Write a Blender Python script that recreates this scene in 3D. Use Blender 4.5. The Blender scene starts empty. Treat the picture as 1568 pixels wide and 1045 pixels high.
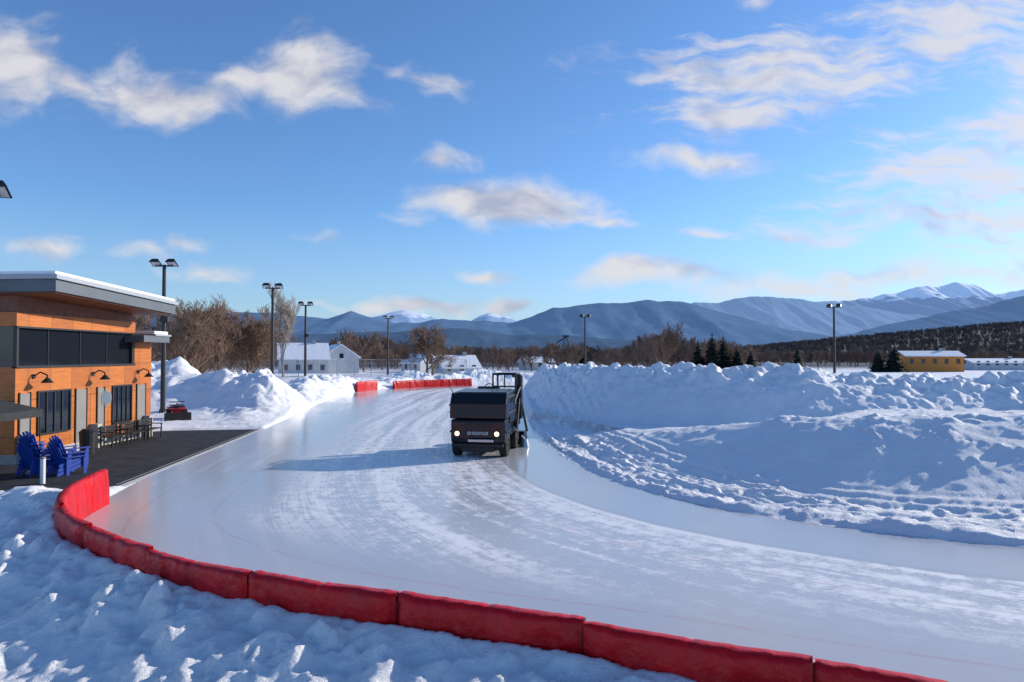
import bpy, bmesh, math, random
import numpy as np
from mathutils import Vector, Matrix
random.seed(7); rng=np.random.RandomState(5)
scene=bpy.context.scene
scene.view_settings.view_transform='Standard'; scene.view_settings.look='None'; scene.view_settings.exposure=0
COL=scene.collection
SUN_EL=19.5; SUN_DIR_H=Vector((0.88,0.45)).normalized()

# ------------------------------------------------------------------ helpers
def newmat(name, base=(.5,.5,.5), rough=.6, metal=0, spec=.5, noise=None, bump=None):
    """noise=(scale,amount) varies colour; bump=(scale,strength,dist)"""
    m=bpy.data.materials.new(name); m.use_nodes=True
    nt=m.node_tree; b=nt.nodes['Principled BSDF']
    b.inputs['Base Color'].default_value=(*base,1); b.inputs['Roughness'].default_value=rough
    b.inputs['Metallic'].default_value=metal; b.inputs['Specular IOR Level'].default_value=spec
    tc=nt.nodes.new('ShaderNodeTexCoord')
    if noise:
        n=nt.nodes.new('ShaderNodeTexNoise'); n.inputs['Scale'].default_value=noise[0]; n.inputs['Detail'].default_value=6
        nt.links.new(tc.outputs['Object'],n.inputs['Vector'])
        r=nt.nodes.new('ShaderNodeMapRange'); r.inputs[1].default_value=.3; r.inputs[2].default_value=.7
        r.inputs[3].default_value=1-noise[1]; r.inputs[4].default_value=1+noise[1]
        nt.links.new(n.outputs['Fac'],r.inputs[0])
        v=nt.nodes.new('ShaderNodeVectorMath'); v.operation='SCALE'; v.inputs[0].default_value=base
        nt.links.new(r.outputs[0],v.inputs['Scale']); nt.links.new(v.outputs[0],b.inputs['Base Color'])
    if bump:
        n2=nt.nodes.new('ShaderNodeTexNoise'); n2.inputs['Scale'].default_value=bump[0]; n2.inputs['Detail'].default_value=5
        nt.links.new(tc.outputs['Object'],n2.inputs['Vector'])
        bp=nt.nodes.new('ShaderNodeBump'); bp.inputs['Strength'].default_value=bump[1]; bp.inputs['Distance'].default_value=bump[2]
        nt.links.new(n2.outputs['Fac'],bp.inputs['Height']); nt.links.new(bp.outputs[0],b.inputs['Normal'])
    return m
def empty(name,loc=(0,0,0),rz=0):
    e=bpy.data.objects.new(name,None); e.location=loc; e.rotation_euler=(0,0,rz); e.empty_display_size=.3; COL.objects.link(e); return e
def meshobj(name,verts,faces,mat,parent=None,smooth=False,bevel=0):
    me=bpy.data.meshes.new(name); me.from_pydata([tuple(v) for v in verts],[],faces); me.update()
    if mat: me.materials.append(mat)
    o=bpy.data.objects.new(name,me); COL.objects.link(o)
    if parent: o.parent=parent
    if smooth: me.polygons.foreach_set('use_smooth',[True]*len(me.polygons))
    if bevel:
        md=o.modifiers.new('b','BEVEL'); md.width=bevel; md.segments=2
    return o
BF=[(0,3,2,1),(4,5,6,7),(0,1,5,4),(1,2,6,5),(2,3,7,6),(3,0,4,7)]
def bverts(x0,x1,y0,y1,z0,z1):
    return [(x0,y0,z0),(x1,y0,z0),(x1,y1,z0),(x0,y1,z0),(x0,y0,z1),(x1,y0,z1),(x1,y1,z1),(x0,y1,z1)]
def box(name,x0,x1,y0,y1,z0,z1,mat,parent=None,bevel=0):
    return meshobj(name,bverts(x0,x1,y0,y1,z0,z1),BF,mat,parent,bevel=bevel)
def boxes(name,lst,mat,parent=None,bevel=0):
    V=[];F=[]
    for b in lst:
        n=len(V); V+=bverts(*b); F+=[tuple(i+n for i in f) for f in BF]
    return meshobj(name,V,F,mat,parent,bevel=bevel)
def prism_x(name,prof,x0,x1,mat,parent=None,bevel=0):
    n=len(prof); V=[(x0,p[0],p[1]) for p in prof]+[(x1,p[0],p[1]) for p in prof]
    F=[tuple(range(n)),tuple(range(2*n-1,n-1,-1))]+[(i,i+n,(i+1)%n+n,(i+1)%n) for i in range(n)]
    o=meshobj(name,V,F,mat,parent,bevel=bevel)
    bm=bmesh.new(); bm.from_mesh(o.data); bmesh.ops.recalc_face_normals(bm,faces=bm.faces); bm.to_mesh(o.data); bm.free(); return o
def tube_geo(V,F,p,q,r0,r1,n=6,cap=False):
    p=Vector(p);q=Vector(q);d=(q-p)
    if d.length<1e-6:return
    d.normalize(); a=d.orthogonal().normalized(); b=d.cross(a); k=len(V)
    for c,r in((p,r0),(q,r1)):
        for i in range(n):
            t=2*math.pi*i/n; V.append(tuple(c+a*(r*math.cos(t))+b*(r*math.sin(t))))
    for i in range(n): F.append((k+i,k+(i+1)%n,k+n+(i+1)%n,k+n+i))
    if cap: F.append(tuple(k+n-1-i for i in range(n))); F.append(tuple(k+n+i for i in range(n)))
def tubes(name,segs,mat,parent=None,n=8,smooth=True):
    V=[];F=[]
    for s in segs: tube_geo(V,F,s[0],s[1],s[2],s[3] if len(s)>3 else s[2],n,True)
    return meshobj(name,V,F,mat,parent)
def catmull(P,step):
    P=[np.array(p,float) for p in P]; P=[2*P[0]-P[1]]+P+[2*P[-1]-P[-2]]; out=[]
    for i in range(1,len(P)-2):
        L=np.linalg.norm((P[i+1]-P[i])[:2]); n=max(1,int(round(L/step)))
        for k in range(n):
            t=k/n; a,b,c,d=P[i-1],P[i],P[i+1],P[i+2]
            out.append(.5*((2*b)+(-a+c)*t+(2*a-5*b+4*c-d)*t*t+(-a+3*b-3*c+d)*t**3))
    out.append(P[-2]); return np.array(out)
T=[rng.rand(256,256) for _ in range(4)]
def vn(x,y,s=0):
    x=x+s*37.7; y=y+s*91.3; xi=np.floor(x).astype(int); yi=np.floor(y).astype(int); fx=x-xi; fy=y-yi
    fx=fx*fx*fx*(fx*(fx*6-15)+10); fy=fy*fy*fy*(fy*(fy*6-15)+10); t=T[s%4]
    a=t[yi&255,xi&255]; b=t[yi&255,(xi+1)&255]; c=t[(yi+1)&255,xi&255]; d=t[(yi+1)&255,(xi+1)&255]
    return (a*(1-fx)+b*fx)*(1-fy)+(c*(1-fx)+d*fx)*fy
def fbm(x,y,o=4,s=0,g=.5):
    r=0;a=1;tot=0
    for i in range(o):
        ca,sa=math.cos(i*.7),math.sin(i*.7)
        r=r+a*vn((x*ca-y*sa)*2**i,(x*sa+y*ca)*2**i,s+i); tot+=a; a*=g
    return r/tot-.5
def ridged(x,y,o=4,s=0):
    r=0;a=1;tot=0
    for i in range(o):
        ca,sa=math.cos(i*.9),math.sin(i*.9)
        r=r+a*(1-abs(2*vn((x*ca-y*sa)*2**i,(x*sa+y*ca)*2**i,s+i)-1)); tot+=a; a*=.5
    return r/tot
def billow(x,y,o=3,s=0):
    """rounded clods"""
    r=0;a=1;tot=0
    for i in range(o):
        ca,sa=math.cos(i*1.1),math.sin(i*1.1)
        r=r+a*np.sqrt(np.abs(2*vn((x*ca-y*sa)*2**i,(x*sa+y*ca)*2**i,s+i)-1)); tot+=a; a*=.5
    return r/tot
def clods(x,y,cell,s=0,dens=.55):
    """scattered irregular snow clods"""
    wx=fbm(x/cell*1.6,y/cell*1.6,2,s+1)*cell*.9; wy=fbm(x/cell*1.6+9,y/cell*1.6+4,2,s+2)*cell*.9
    x=x+wx; y=y+wy
    out=np.zeros(x.shape); gx=np.floor(x/cell).astype(int); gy=np.floor(y/cell).astype(int)
    A_,B_,C_=T[s%4],T[(s+1)%4],T[(s+2)%4]
    for i in (-1,0,1):
        for j in (-1,0,1):
            a=(gy+j)&255; b=(gx+i)&255
            cx=(gx+i+.2+.6*A_[a,b])*cell; cy=(gy+j+.2+.6*B_[a,b])*cell; q_=C_[a,b]
            r=cell*(.22+.45*q_); d2=((x-cx)**2+(y-cy)**2)/(r*r)
            out=np.maximum(out,np.where(A_[b,a]<dens,np.clip(1-d2,0,1)**.7*r*.6,0))
    return out
def sst(a,b,x):
    t=np.clip((x-a)/(b-a),0,1); return t*t*(3-2*t)
def polydist(X,Y,P):
    """distance, arc param, side(+ = left of direction), interp of extra columns"""
    best=np.full(X.shape,1e9); arc=np.zeros(X.shape); side=np.ones(X.shape); ex=[np.zeros(X.shape) for _ in range(P.shape[1]-2)]; s0=0
    for i in range(len(P)-1):
        ax,ay=P[i,0],P[i,1]; dx,dy=P[i+1,0]-ax,P[i+1,1]-ay; L2=dx*dx+dy*dy
        if L2<1e-9: continue
        t=np.clip(((X-ax)*dx+(Y-ay)*dy)/L2,0,1); d=np.hypot(X-ax-t*dx,Y-ay-t*dy); m=d<best
        best=np.where(m,d,best); L=math.sqrt(L2); arc=np.where(m,s0+t*L,arc)
        side=np.where(m,np.sign(dx*(Y-ay)-dy*(X-ax)),side)
        for k in range(len(ex)): ex[k]=np.where(m,P[i,2+k]*(1-t)+P[i+1,2+k]*t,ex[k])
        s0+=L
    return best,arc,side,ex
def inpoly(X,Y,P):
    r=np.zeros(X.shape,bool); n=len(P)
    for i in range(n):
        x0,y0=P[i][0],P[i][1]; x1,y1=P[(i+1)%n][0],P[(i+1)%n][1]
        if y0==y1: continue
        c=((y0>Y)!=(y1>Y))&(X<(x1-x0)*(Y-y0)/(y1-y0)+x0); r^=c
    return r

# ------------------------------------------------------------------ plan of the rink
OUT=[(30,3.2),(20,3.6),(12,4.2),(8,4.75),(5.2,5.5),(2.6,6.6),(.41,7.6),(-1.84,8.4),(-3.83,9.3),(-5.3,10.15),(-6.7,11.2),(-8.2,12.5),(-9.4,14.1),(-10.2,16),(-10.6,17.9),
     (-11.1,20.5),(-11.6,25),(-12.7,35.5),(-14.4,48),(-15.6,58),(-16.5,68),(-15.6,75),(-12,80.5),(-8,84.5),(-3,88),(4,91),(12,92),(22,91),(30,90)]
INN=[(30,12.2),(20,12.3),(14,12.7),(10.2,13.55),(7.45,15.0),(5.1,17.0),(3.35,19.9),(2.2,24),(1.4,30.5),(.9,41.8),(.9,60),(1.1,70),(3,77),(8,80),(18,81),(30,80)]
outer=catmull(OUT,1.5); inner=catmull(INN,1.5)
infield_poly=list(map(tuple,inner)); ice_poly=list(map(tuple,outer))+list(map(tuple,inner[::-1]))
ASPH=[(-11.45,19.9),(-11.95,25),(-13.0,35.3),(-17.2,34.6),(-19.5,33.5),(-19.5,15.2),(-14.4,16.2),(-12.9,18.8)]
CREST=catmull([(2.7,76,1.0,2.0),(2.9,70,2.2,2.2),(3.4,60,2.5,2.6),(4.4,46,2.75,3.6),(6.2,38.5,2.9,4.8),(9.5,35,3.05,5.5),(14,33.5,2.95,6),(19,32.5,2.5,6),(23,32.3,2.5,6),(32,30,2.6,6),(50,30,2.6,6),(70,40,2.6,6)],2.5)
SHOUL=catmull([(5.2,30,.5,3),(7.0,26.0,1.0,4.0),(9,23.4,1.45,4.8),(11.5,21.6,1.75,5.5),(15,20.4,1.95,6),(20,19.8,2.3,6),(26,19.6,3.0,6),(34,20,4.0,6.5),(46,24,4.5,7)],2.)
PILES=[(-22,47.5,5.0,3.6,2.1),(-26.5,47,4,4,1.7),(-17.3,46.5,3.2,2.8,1.3),(-17.9,21.4,1.5,1.3,.9),(-12.4,17.3,.9,.8,.35),(-20,62,3.5,4,.9),(-21,72,6,5,1.0),(-30,58,5,5,1.3),
       (-12,90,5,3,1.0),(-20,84,5,4,.8),(-4,95,6,3,.9),(24.5,29.5,2.4,2.2,2.4),(37,30,4.0,7,7.5)]  # last, tallest pile is unseen: added off to the right to shade the infield

def height(X,Y):
    Z=np.full(X.shape,-.03)
    m=(X>-75)&(X<75)&(Y<140)&(Y>-20)
    x=X[m];y=Y[m]
    do,ao,so,_=polydist(x,y,outer); di,ai,si,_=polydist(x,y,inner)
    isice=inpoly(x,y,ice_poly); inf=inpoly(x,y,infield_poly)
    n1=fbm(x/5,y/5,4,0); n2=fbm(x/1.1,y/1.1,4,1); n3=fbm(x/.33,y/.33,3,2); rd=ridged(x/.9,y/.9,3,3)-.5; bw=billow(x/.55,y/.55,3,2)-.6
    cl1=clods(x,y,.42,0,.5); cl2=clods(x+.1,y,.22,1,.55); cl3=clods(x,y+.3,.95,2,.45)
    # infield
    cd,ca,cs,(ch,cw)=polydist(x,y,CREST); sd,sa_,ss,(sh,sw)=polydist(x,y,SHOUL)
    fl=lambda u: .45*(1-sst(0,1,u))+.55*np.clip(1-u,0,1)
    f=np.where(cs<0, fl(cd/cw), np.maximum(.6,1-.4*sst(0,6,cd)))
    b1=ch*f
    f2=np.where(ss<0,fl(sd/sw),np.maximum(.9,1-.1*sst(0,4,sd)))
    shc=np.where(ss<0,sh,np.minimum(sh,np.maximum(1.5,sh*np.exp(-sd/8))))
    b2=shc*f2
    bank=np.maximum(np.maximum(b1,b2),0)
    clump=np.clip(ridged(x/1.7,y/1.7,3,1)-.52,0,1)*1.5
    crestw=np.exp(-(cd/2.2)**2); shw=np.exp(-(sd/1.2)**2)
    strk=fbm(di*2.6,ai*.35,3,2); strk2=np.abs(fbm(di*1.3,ai*.12,2,1))
    tread=np.sin(di*2*math.pi/.42+1.5*n1)*sst(.8,1.2,di)*(1-sst(3.0,3.8,di))
    rough=sst(0,.35,di)*(1-sst(1.8,3.6,di))
    hin=.02+.07*sst(0,.5,di)+rough*(.26*strk+.10*n3+.24*strk2+.05*rd+.6*cl2*(n2>-.02))+.03*tread*(.7+n2)+bank*1.0+bank*.12*n1+sst(.05,.6,bank)*(.09*n2+.02*bw)+crestw*(.40*clump+.32*n2+.14*n3+.8*cl3+.8*cl1)*np.clip(bank,0,1)+shw*(.22*clump+.08*n3+.5*cl1)*sst(.3,1,bank)*sst(-.02,.1,n1)
    hin+= .04*n2*(1-rough)+ .03*n3+.6*cl2*sst(.12,.2,n2)*sst(0,2,di)
    hin=-.03+(hin+.03)*sst(-.02,.3,di)
    # outside
    ap=inpoly(x,y,ASPH); ad,_,_,_=polydist(x,y,np.array(ASPH+[ASPH[0]],float)); ad=np.where(ap,0,ad)
    padz=(1-sst(16.5,18.5,y))*(so>-5)
    slope=.54-.22*np.maximum(do-.1,0); toe=-.20
    slope=np.log(np.exp(slope*7)+np.exp(toe*7))/7
    near=sst(.0,.5,do)
    hp=slope+near*(.28*n2+.09*bw+.09*rd+.20*n3+.75*cl1*sst(-.06,.12,n2)+.75*cl2*sst(-.12,.08,n2))+.13*n1+.6*cl1*np.exp(-((do-.35)/.3)**2)+.12*n3
    path=sst(1.0,1.5,do+.8*n1)*(1-sst(2.3,2.8,do+.8*n1)); hp=hp*(1-.5*path)+.5*path*(slope-.08+.12*n3+.3*cl2)
    ho=.10+.12*n1+.10*n2+.04*n3+.3*cl2
    edge=np.exp(-((do-2.2)/1.5)**2)*sst(35,42,y)*(.35+.45*sst(40,75,y))
    far=sst(82,90,y)*.45*sst(.5,4,do)
    ho=ho+edge*(1+.8*n2)+far*(1+n1)
    hh=hp*padz+ho*(1-padz)
    hh=np.maximum(hh,-.45)
    for cx,cy,rx,ry,h in PILES[:11]:
        r2=((x-cx)/rx)**2+((y-cy)/ry)**2
        g=np.exp(-r2**1.2*1.1); hh=hh+h*g*(1+.5*n1)+g*(.40*n2+.35*clump*min(1,h)+.12*n3+.08*bw+.6*cl1+.6*cl3)*min(1,h)
    for cx,cy,rx,ry,h in PILES[11:]:
        r2=((x-cx)/rx)**2+((y-cy)/ry)**2
        hin=np.maximum(hin,h*np.exp(-r2*1.1)*(1+.4*n2)+.1*n3)
    hh=-.03+(hh+.03)*sst(0.0,.45,ad)
    near_asph=(ad<.01); hh=np.where(near_asph,-.03,hh)
    e=np.where(y>17.5,sst(0,.35,do),1.0); hh=-.03+(hh+.03)*e
    h=np.where(isice,-.03,np.where(inf,hin,hh))
    w=np.clip(1-np.maximum(sst(60,75,np.abs(x)),sst(120,140,y)),0,1)
    Z[m]=h*w+(.2)*(1-w)
    Z[~m]=.2
    Z-= 25*sst(350,1500,np.hypot(X,Y))
    return Z
def axis(segs):
    a=[segs[0][0]]
    for lo,hi,st in segs:
        n=max(1,int(round((hi-lo)/st))); a+=list(np.linspace(lo,hi,n+1)[1:])
    return a
def grow(start,end,f=1.3,st=2.):
    a=[];v=start
    while v<end: v+=st; st*=f; a.append(min(v,end))
    return a
xs=axis([(-34,-19,.2),(-19,-11,.08),(-11,5,.04),(5,26,.075),(26,45,.35)]); xs=[-v for v in grow(34,26000)][::-1]+xs+grow(45,26000)
ys=axis([(-6,3.5,.4),(3.5,14,.04),(14,40,.08),(40,60,.13),(60,110,.35)]); ys=[-v for v in grow(6,6000)][::-1]+ys+grow(110,30000)
X,Y=np.meshgrid(np.array(xs),np.array(ys)); Z=height(X,Y)
ny,nx=X.shape
co=np.stack([X,Y,Z],-1).reshape(-1,3)
idx=np.arange(nx*ny).reshape(ny,nx); q=np.stack([idx[:-1,:-1],idx[:-1,1:],idx[1:,1:],idx[1:,:-1]],-1).reshape(-1,4)
def fastmesh(name,co,q,mat,smooth=True):
    me=bpy.data.meshes.new(name); k=q.shape[1]
    me.vertices.add(len(co)); me.vertices.foreach_set('co',co.astype(np.float32).ravel())
    me.loops.add(len(q)*k); me.loops.foreach_set('vertex_index',q.astype(np.int32).ravel())
    me.polygons.add(len(q)); me.polygons.foreach_set('loop_start',np.arange(0,len(q)*k,k,dtype=np.int32)); 
    me.polygons.foreach_set('use_smooth',np.full(len(q),smooth)); me.update(calc_edges=True); me.materials.append(mat)
    o=bpy.data.objects.new(name,me); COL.objects.link(o); return o

# snow material
snow=bpy.data.materials.new('snow'); snow.use_nodes=True; nt=snow.node_tree; B=nt.nodes['Principled BSDF']
B.inputs['Roughness'].default_value=.62; B.inputs['Specular IOR Level'].default_value=.3
geo=nt.nodes.new('ShaderNodeNewGeometry')
def N(nt,t,**k):
    n=nt.nodes.new(t)
    for a,b in k.items():
        if a.startswith('i_'): n.inputs[a[2:].replace('_',' ')].default_value=b
        else: setattr(n,a,b)
    return n
n1=N(nt,'ShaderNodeTexNoise',i_Scale=1.3,i_Detail=5.); n2=N(nt,'ShaderNodeTexNoise',i_Scale=11.,i_Detail=6.,i_Roughness=.74)
nt.links.new(geo.outputs['Position'],n1.inputs['Vector']); nt.links.new(geo.outputs['Position'],n2.inputs['Vector'])
cr=N(nt,'ShaderNodeValToRGB'); cr.color_ramp.elements[0].position=.3; cr.color_ramp.elements[0].color=(.90,.89,.90,1); cr.color_ramp.elements[1].position=.7; cr.color_ramp.elements[1].color=(.97,.96,.955,1)
nt.links.new(n1.outputs['Fac'],cr.inputs[0])
sep=N(nt,'ShaderNodeSeparateXYZ'); nt.links.new(geo.outputs['Position'],sep.inputs[0])
far=N(nt,'ShaderNodeMapRange'); far.inputs[1].default_value=165; far.inputs[2].default_value=230; nt.links.new(sep.outputs['Y'],far.inputs[0])
mx=N(nt,'ShaderNodeMix',data_type='RGBA'); nt.links.new(far.outputs[0],mx.inputs[0]); nt.links.new(cr.outputs[0],mx.inputs[6]); mx.inputs[7].default_value=(.11,.10,.11,1)
nt.links.new(mx.outputs[2],B.inputs['Base Color'])
b1=N(nt,'ShaderNodeBump',i_Strength=.9,i_Distance=.07); nt.links.new(n2.outputs['Fac'],b1.inputs['Height'])
nt.links.new(b1.outputs[0],B.inputs['Normal'])
fastmesh('snow_ground',co,q,snow)

# ------------------------------------------------------------------ ice sheet
def resample(P,n):
    d=np.r_[0,np.cumsum(np.hypot(*np.diff(P[:,:2],axis=0).T))]; t=np.linspace(0,d[-1],n)
    return np.stack([np.interp(t,d,P[:,0]),np.interp(t,d,P[:,1])],-1)
na,nc=420,40
ko=resample(catmull(OUT,.4),na); 
ki_par=[(0,0),(.115,.20),(.19,.26),(.27,.33),(.40,.42),(.55,.585),(.70,.72),(.80,.80),(1,1)]
ii=catmull(INN,.4); d=np.r_[0,np.cumsum(np.hypot(*np.diff(ii,axis=0).T))]; tp=np.interp(np.linspace(0,1,na),[a for a,b in ki_par],[b for a,b in ki_par])*d[-1]
ki=np.stack([np.interp(tp,d,ii[:,0]),np.interp(tp,d,ii[:,1])],-1)
t=np.linspace(-.012,1.03,nc)[None,:,None]
P=ko[:,None,:]*(1-t)+ki[:,None,:]*t
co=np.concatenate([P,np.zeros((na,nc,1))],-1).reshape(-1,3)
idx=np.arange(na*nc).reshape(na,nc); q=np.stack([idx[:-1,:-1],idx[:-1,1:],idx[1:,1:],idx[1:,:-1]],-1).reshape(-1,4)
icem=bpy.data.materials.new('rink_ice'); icem.use_nodes=True; nt=icem.node_tree; B=nt.nodes['Principled BSDF']
ice=fastmesh('rink_ice',co,q[:,::-1],icem)
xx,yy=co[:,0],co[:,1]
di,_,_,_=polydist(xx,yy,inner); do,_,_,_=polydist(xx,yy,outer); ar=np.repeat(np.arange(na)*(np.hypot(*np.diff(ko,axis=0).T).sum()/na),nc)
uv=ice.data.attributes.new('track','FLOAT_VECTOR','POINT'); uv.data.foreach_set('vector',np.stack([ar,di,do],-1).astype(np.float32).ravel())
at=N(nt,'ShaderNodeAttribute',attribute_name='track'); sp=N(nt,'ShaderNodeSeparateXYZ'); nt.links.new(at.outputs['Vector'],sp.inputs[0])
def stretched(sx,sy,detail,dist=0.):
    c=N(nt,'ShaderNodeCombineXYZ'); a=N(nt,'ShaderNodeMath',operation='MULTIPLY'); a.inputs[1].default_value=sx; b=N(nt,'ShaderNodeMath',operation='MULTIPLY'); b.inputs[1].default_value=sy
    nt.links.new(sp.outputs['X'],a.inputs[0]); nt.links.new(sp.outputs['Y'],b.inputs[0]); nt.links.new(a.outputs[0],c.inputs[0]); nt.links.new(b.outputs[0],c.inputs[1])
    n=N(nt,'ShaderNodeTexNoise',i_Scale=1.,i_Detail=detail,i_Distortion=dist); nt.links.new(c.outputs[0],n.inputs['Vector']); return n
s1=stretched(.05,1.3,4.,.3); s2=stretched(.45,14.,4.,.2); s3=stretched(.09,.35,3.,.6)
geo=N(nt,'ShaderNodeNewGeometry'); blot=N(nt,'ShaderNodeTexNoise',i_Scale=2.6,i_Detail=9.,i_Roughness=.80); nt.links.new(geo.outputs['Position'],blot.inputs['Vector'])
blot2=N(nt,'ShaderNodeTexNoise',i_Scale=.25,i_Detail=4.); nt.links.new(geo.outputs['Position'],blot2.inputs['Vector'])
def M(op,a,b=None,c=None,clamp=False):
    n=N(nt,'ShaderNodeMath',operation=op); n.use_clamp=clamp
    for i,v in enumerate((a,b,c)):
        if v is None: continue
        if isinstance(v,(int,float)): n.inputs[i].default_value=v
        else: nt.links.new(v,n.inputs[i])
    return n.outputs[0]
def MR(v,a,b,c=0,d=1,sm=True):
    n=N(nt,'ShaderNodeMapRange'); n.interpolation_type='SMOOTHSTEP' if sm else 'LINEAR'
    for i,k in enumerate((a,b,c,d)): n.inputs[i+1].default_value=k
    nt.links.new(v,n.inputs[0]); return n.outputs[0]
wob=M('MULTIPLY',M('SUBTRACT',s3.outputs['Fac'],.5),3.0)
# matte shaved zone: between the freshly flooded lap (inner 2.4 m) and the glazed outer lane
band=M('MULTIPLY',MR(sp.outputs['Y'],2.3,2.5),MR(M('ADD',sp.outputs['Z'],wob),3.0,5.6))
tex=M('ADD',M('MULTIPLY',s1.outputs['Fac'],.38),M('ADD',M('MULTIPLY',blot.outputs['Fac'],.56),M('MULTIPLY',s2.outputs['Fac'],.18)))
frost=M('MULTIPLY',band,MR(tex,.50,.62,.15,1.),clamp=True)
frost2=M('MULTIPLY',M('MULTIPLY',MR(s1.outputs['Fac'],.5,.75),MR(blot2.outputs['Fac'],.4,.65)),.35)
frost2=M('MULTIPLY',frost2,MR(sp.outputs['Y'],2.3,2.5,.15,1.))
fr=M('MAXIMUM',frost,frost2)
mixc=N(nt,'ShaderNodeMix',data_type='RGBA'); nt.links.new(fr,mixc.inputs[0]); mixc.inputs[6].default_value=(.49,.495,.51,1); mixc.inputs[7].default_value=(.90,.89,.88,1)
scr=M('MULTIPLY',MR(s2.outputs['Fac'],.60,.74),.2)
mixs=N(nt,'ShaderNodeMix',data_type='RGBA'); nt.links.new(scr,mixs.inputs[0]); nt.links.new(mixc.outputs[2],mixs.inputs[6]); mixs.inputs[7].default_value=(.85,.85,.86,1)
def line(d0,w,src): return M('SUBTRACT',1,MR(M('ABSOLUTE',M('SUBTRACT',src,d0)),w*.4,w))
ln=M('MULTIPLY',M('MAXIMUM',line(4.2,.05,sp.outputs['Y']),M('MAXIMUM',line(3.0,.055,sp.outputs['Z']),line(1.2,.06,sp.outputs['Z']))),MR(blot.outputs['Fac'],.40,.6,.08,.5))
edge_=M('MULTIPLY',line(2.4,.12,sp.outputs['Y']),.5)
mixl=N(nt,'ShaderNodeMix',data_type='RGBA'); nt.links.new(ln,mixl.inputs[0]); nt.links.new(mixs.outputs[2],mixl.inputs[6]); mixl.inputs[7].default_value=(.52,.28,.30,1)
mixe=N(nt,'ShaderNodeMix',data_type='RGBA'); nt.links.new(edge_,mixe.inputs[0]); nt.links.new(mixl.outputs[2],mixe.inputs[6]); mixe.inputs[7].default_value=(.38,.40,.44,1)
nt.links.new(mixe.outputs[2],B.inputs['Base Color'])
nt.links.new(M('ADD',MR(fr,0,1,.09,.5,False),M('MULTIPLY',blot2.outputs['Fac'],.14)),B.inputs['Roughness'])
B.inputs['Specular IOR Level'].default_value=.5
bb=N(nt,'ShaderNodeBump',i_Strength=.35,i_Distance=.008); nt.links.new(M('ADD',M('MULTIPLY',blot.outputs['Fac'],fr),M('MULTIPLY',s2.outputs['Fac'],.5)),bb.inputs['Height']); nt.links.new(bb.outputs[0],B.inputs['Normal'])

# asphalt
asph=newmat('asphalt',(.030,.030,.034),.8,spec=.3,noise=(1.6,.5),bump=(60,.4,.01))
meshobj('asphalt_walkway',[(x,y,.012) for x,y in ASPH],[tuple(range(len(ASPH)))[::1]],asph)
meshobj('drain_strip',[(-11.62,20.1,.02),(-11.56,20.1,.02),(-13.1,35.2,.02),(-13.16,35.2,.02)],[(0,1,2,3)],newmat('painted_strip',(.4,.4,.4),.6))

# ------------------------------------------------------------------ padded barriers
red=newmat('red_vinyl',(.54,.003,.007),.36,spec=.28,noise=(2.5,.18),bump=(5,.8,.05))
redseam=newmat('dark_red_seam',(.16,.004,.005),.6,spec=.2)
def pad_run(name,curve,start,count,L=2.35,H=.92,th=.2,off=.12,sgn=1):
    d=np.r_[0,np.cumsum(np.hypot(*np.diff(curve[:,:2],axis=0).T))]
    root=empty(name)
    for c in range(count):
        s0=start+c*L; n=60; R=random.Random(c*13+int(start*10)); lean=R.uniform(-.10,.07); dz=R.uniform(-.025,.025); tilt=R.uniform(-.04,.04); ph=R.uniform(0,6)
        V=[];F=[]
        prof=[(-.5,0),(-.52,.25),(-.54,.5),(-.52,.75),(-.48,.92),(-.36,.99),(.3,1.0),(.47,.93),(.52,.75),(.54,.5),(.52,.25),(.5,0)]
        for i in range(n+1):
            f=i/n; s=s0+.006+(L-.012)*f
            x=np.interp(s,d,curve[:,0]); y=np.interp(s,d,curve[:,1]); x2=np.interp(s+.05,d,curve[:,0]); y2=np.interp(s+.05,d,curve[:,1])
            tx,ty=x2-x,y2-y; l=math.hypot(tx,ty) or 1; tx/=l;ty/=l; nx_,ny_=-ty*sgn,tx*sgn
            mid=1-.22*math.exp(-((f-.5)*L/.03)**2)
            pinch=min(1,.6+min(f,1-f)*14)*mid; puff=1+.10*math.sin(f*math.pi)
            sag=-.02*math.sin(f*math.pi)+dz+tilt*(f-.5)-.012*math.exp(-((f-.5)*L/.04)**2)
            for a,z in prof:
                wr=float(vn(np.array(f*8+c*7.3+z*1.5),np.array(ph+z*1.2)))-.5; wr2=float(vn(np.array(f*26+c*3.3+z*5),np.array(ph+4+z*2)))-.5
                w=a*th*pinch*puff+lean*z*.7+(.06*wr+.035*wr2)*(1 if 0<z<1 else .4)*(1 if a<0 else -1)*(.4+z*.6)
                V.append((x+nx_*(off+w),y+ny_*(off+w),-.02+(H+sag)*z+ (.018*wr2+.016*wr if z>.7 else 0)))
        k=len(prof)
        for i in range(n):
            for j in range(k-1): F.append((i*k+j,i*k+j+1,(i+1)*k+j+1,(i+1)*k+j))
        F.append(tuple(range(k))); F.append(tuple(n*k+j for j in range(k-1,-1,-1)))
        meshobj('pad_%d'%(c+1),V,F,red,root,smooth=True)
        V=[];F=[]
        s=s0
        x=np.interp(s,d,curve[:,0]); y=np.interp(s,d,curve[:,1]); x2=np.interp(s+.05,d,curve[:,0]); y2=np.interp(s+.05,d,curve[:,1])
        l=math.hypot(x2-x,y2-y); tx,ty=(x2-x)/l,(y2-y)/l; nx_,ny_=-ty*sgn,tx*sgn
        for q_ in (-.018,.018):
            for a,z in prof: V.append((x+tx*q_+nx_*(off+a*th*.62+lean*z*.3),y+ty*q_+ny_*(off+a*th*.62+lean*z*.3),-.02+(H-.05)*z))
        m_=len(prof)
        for j in range(m_-1): F.append((j,j+1,m_+j+1,m_+j))
        meshobj('strap_%d'%(c+1),V,F,redseam,root)
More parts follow.
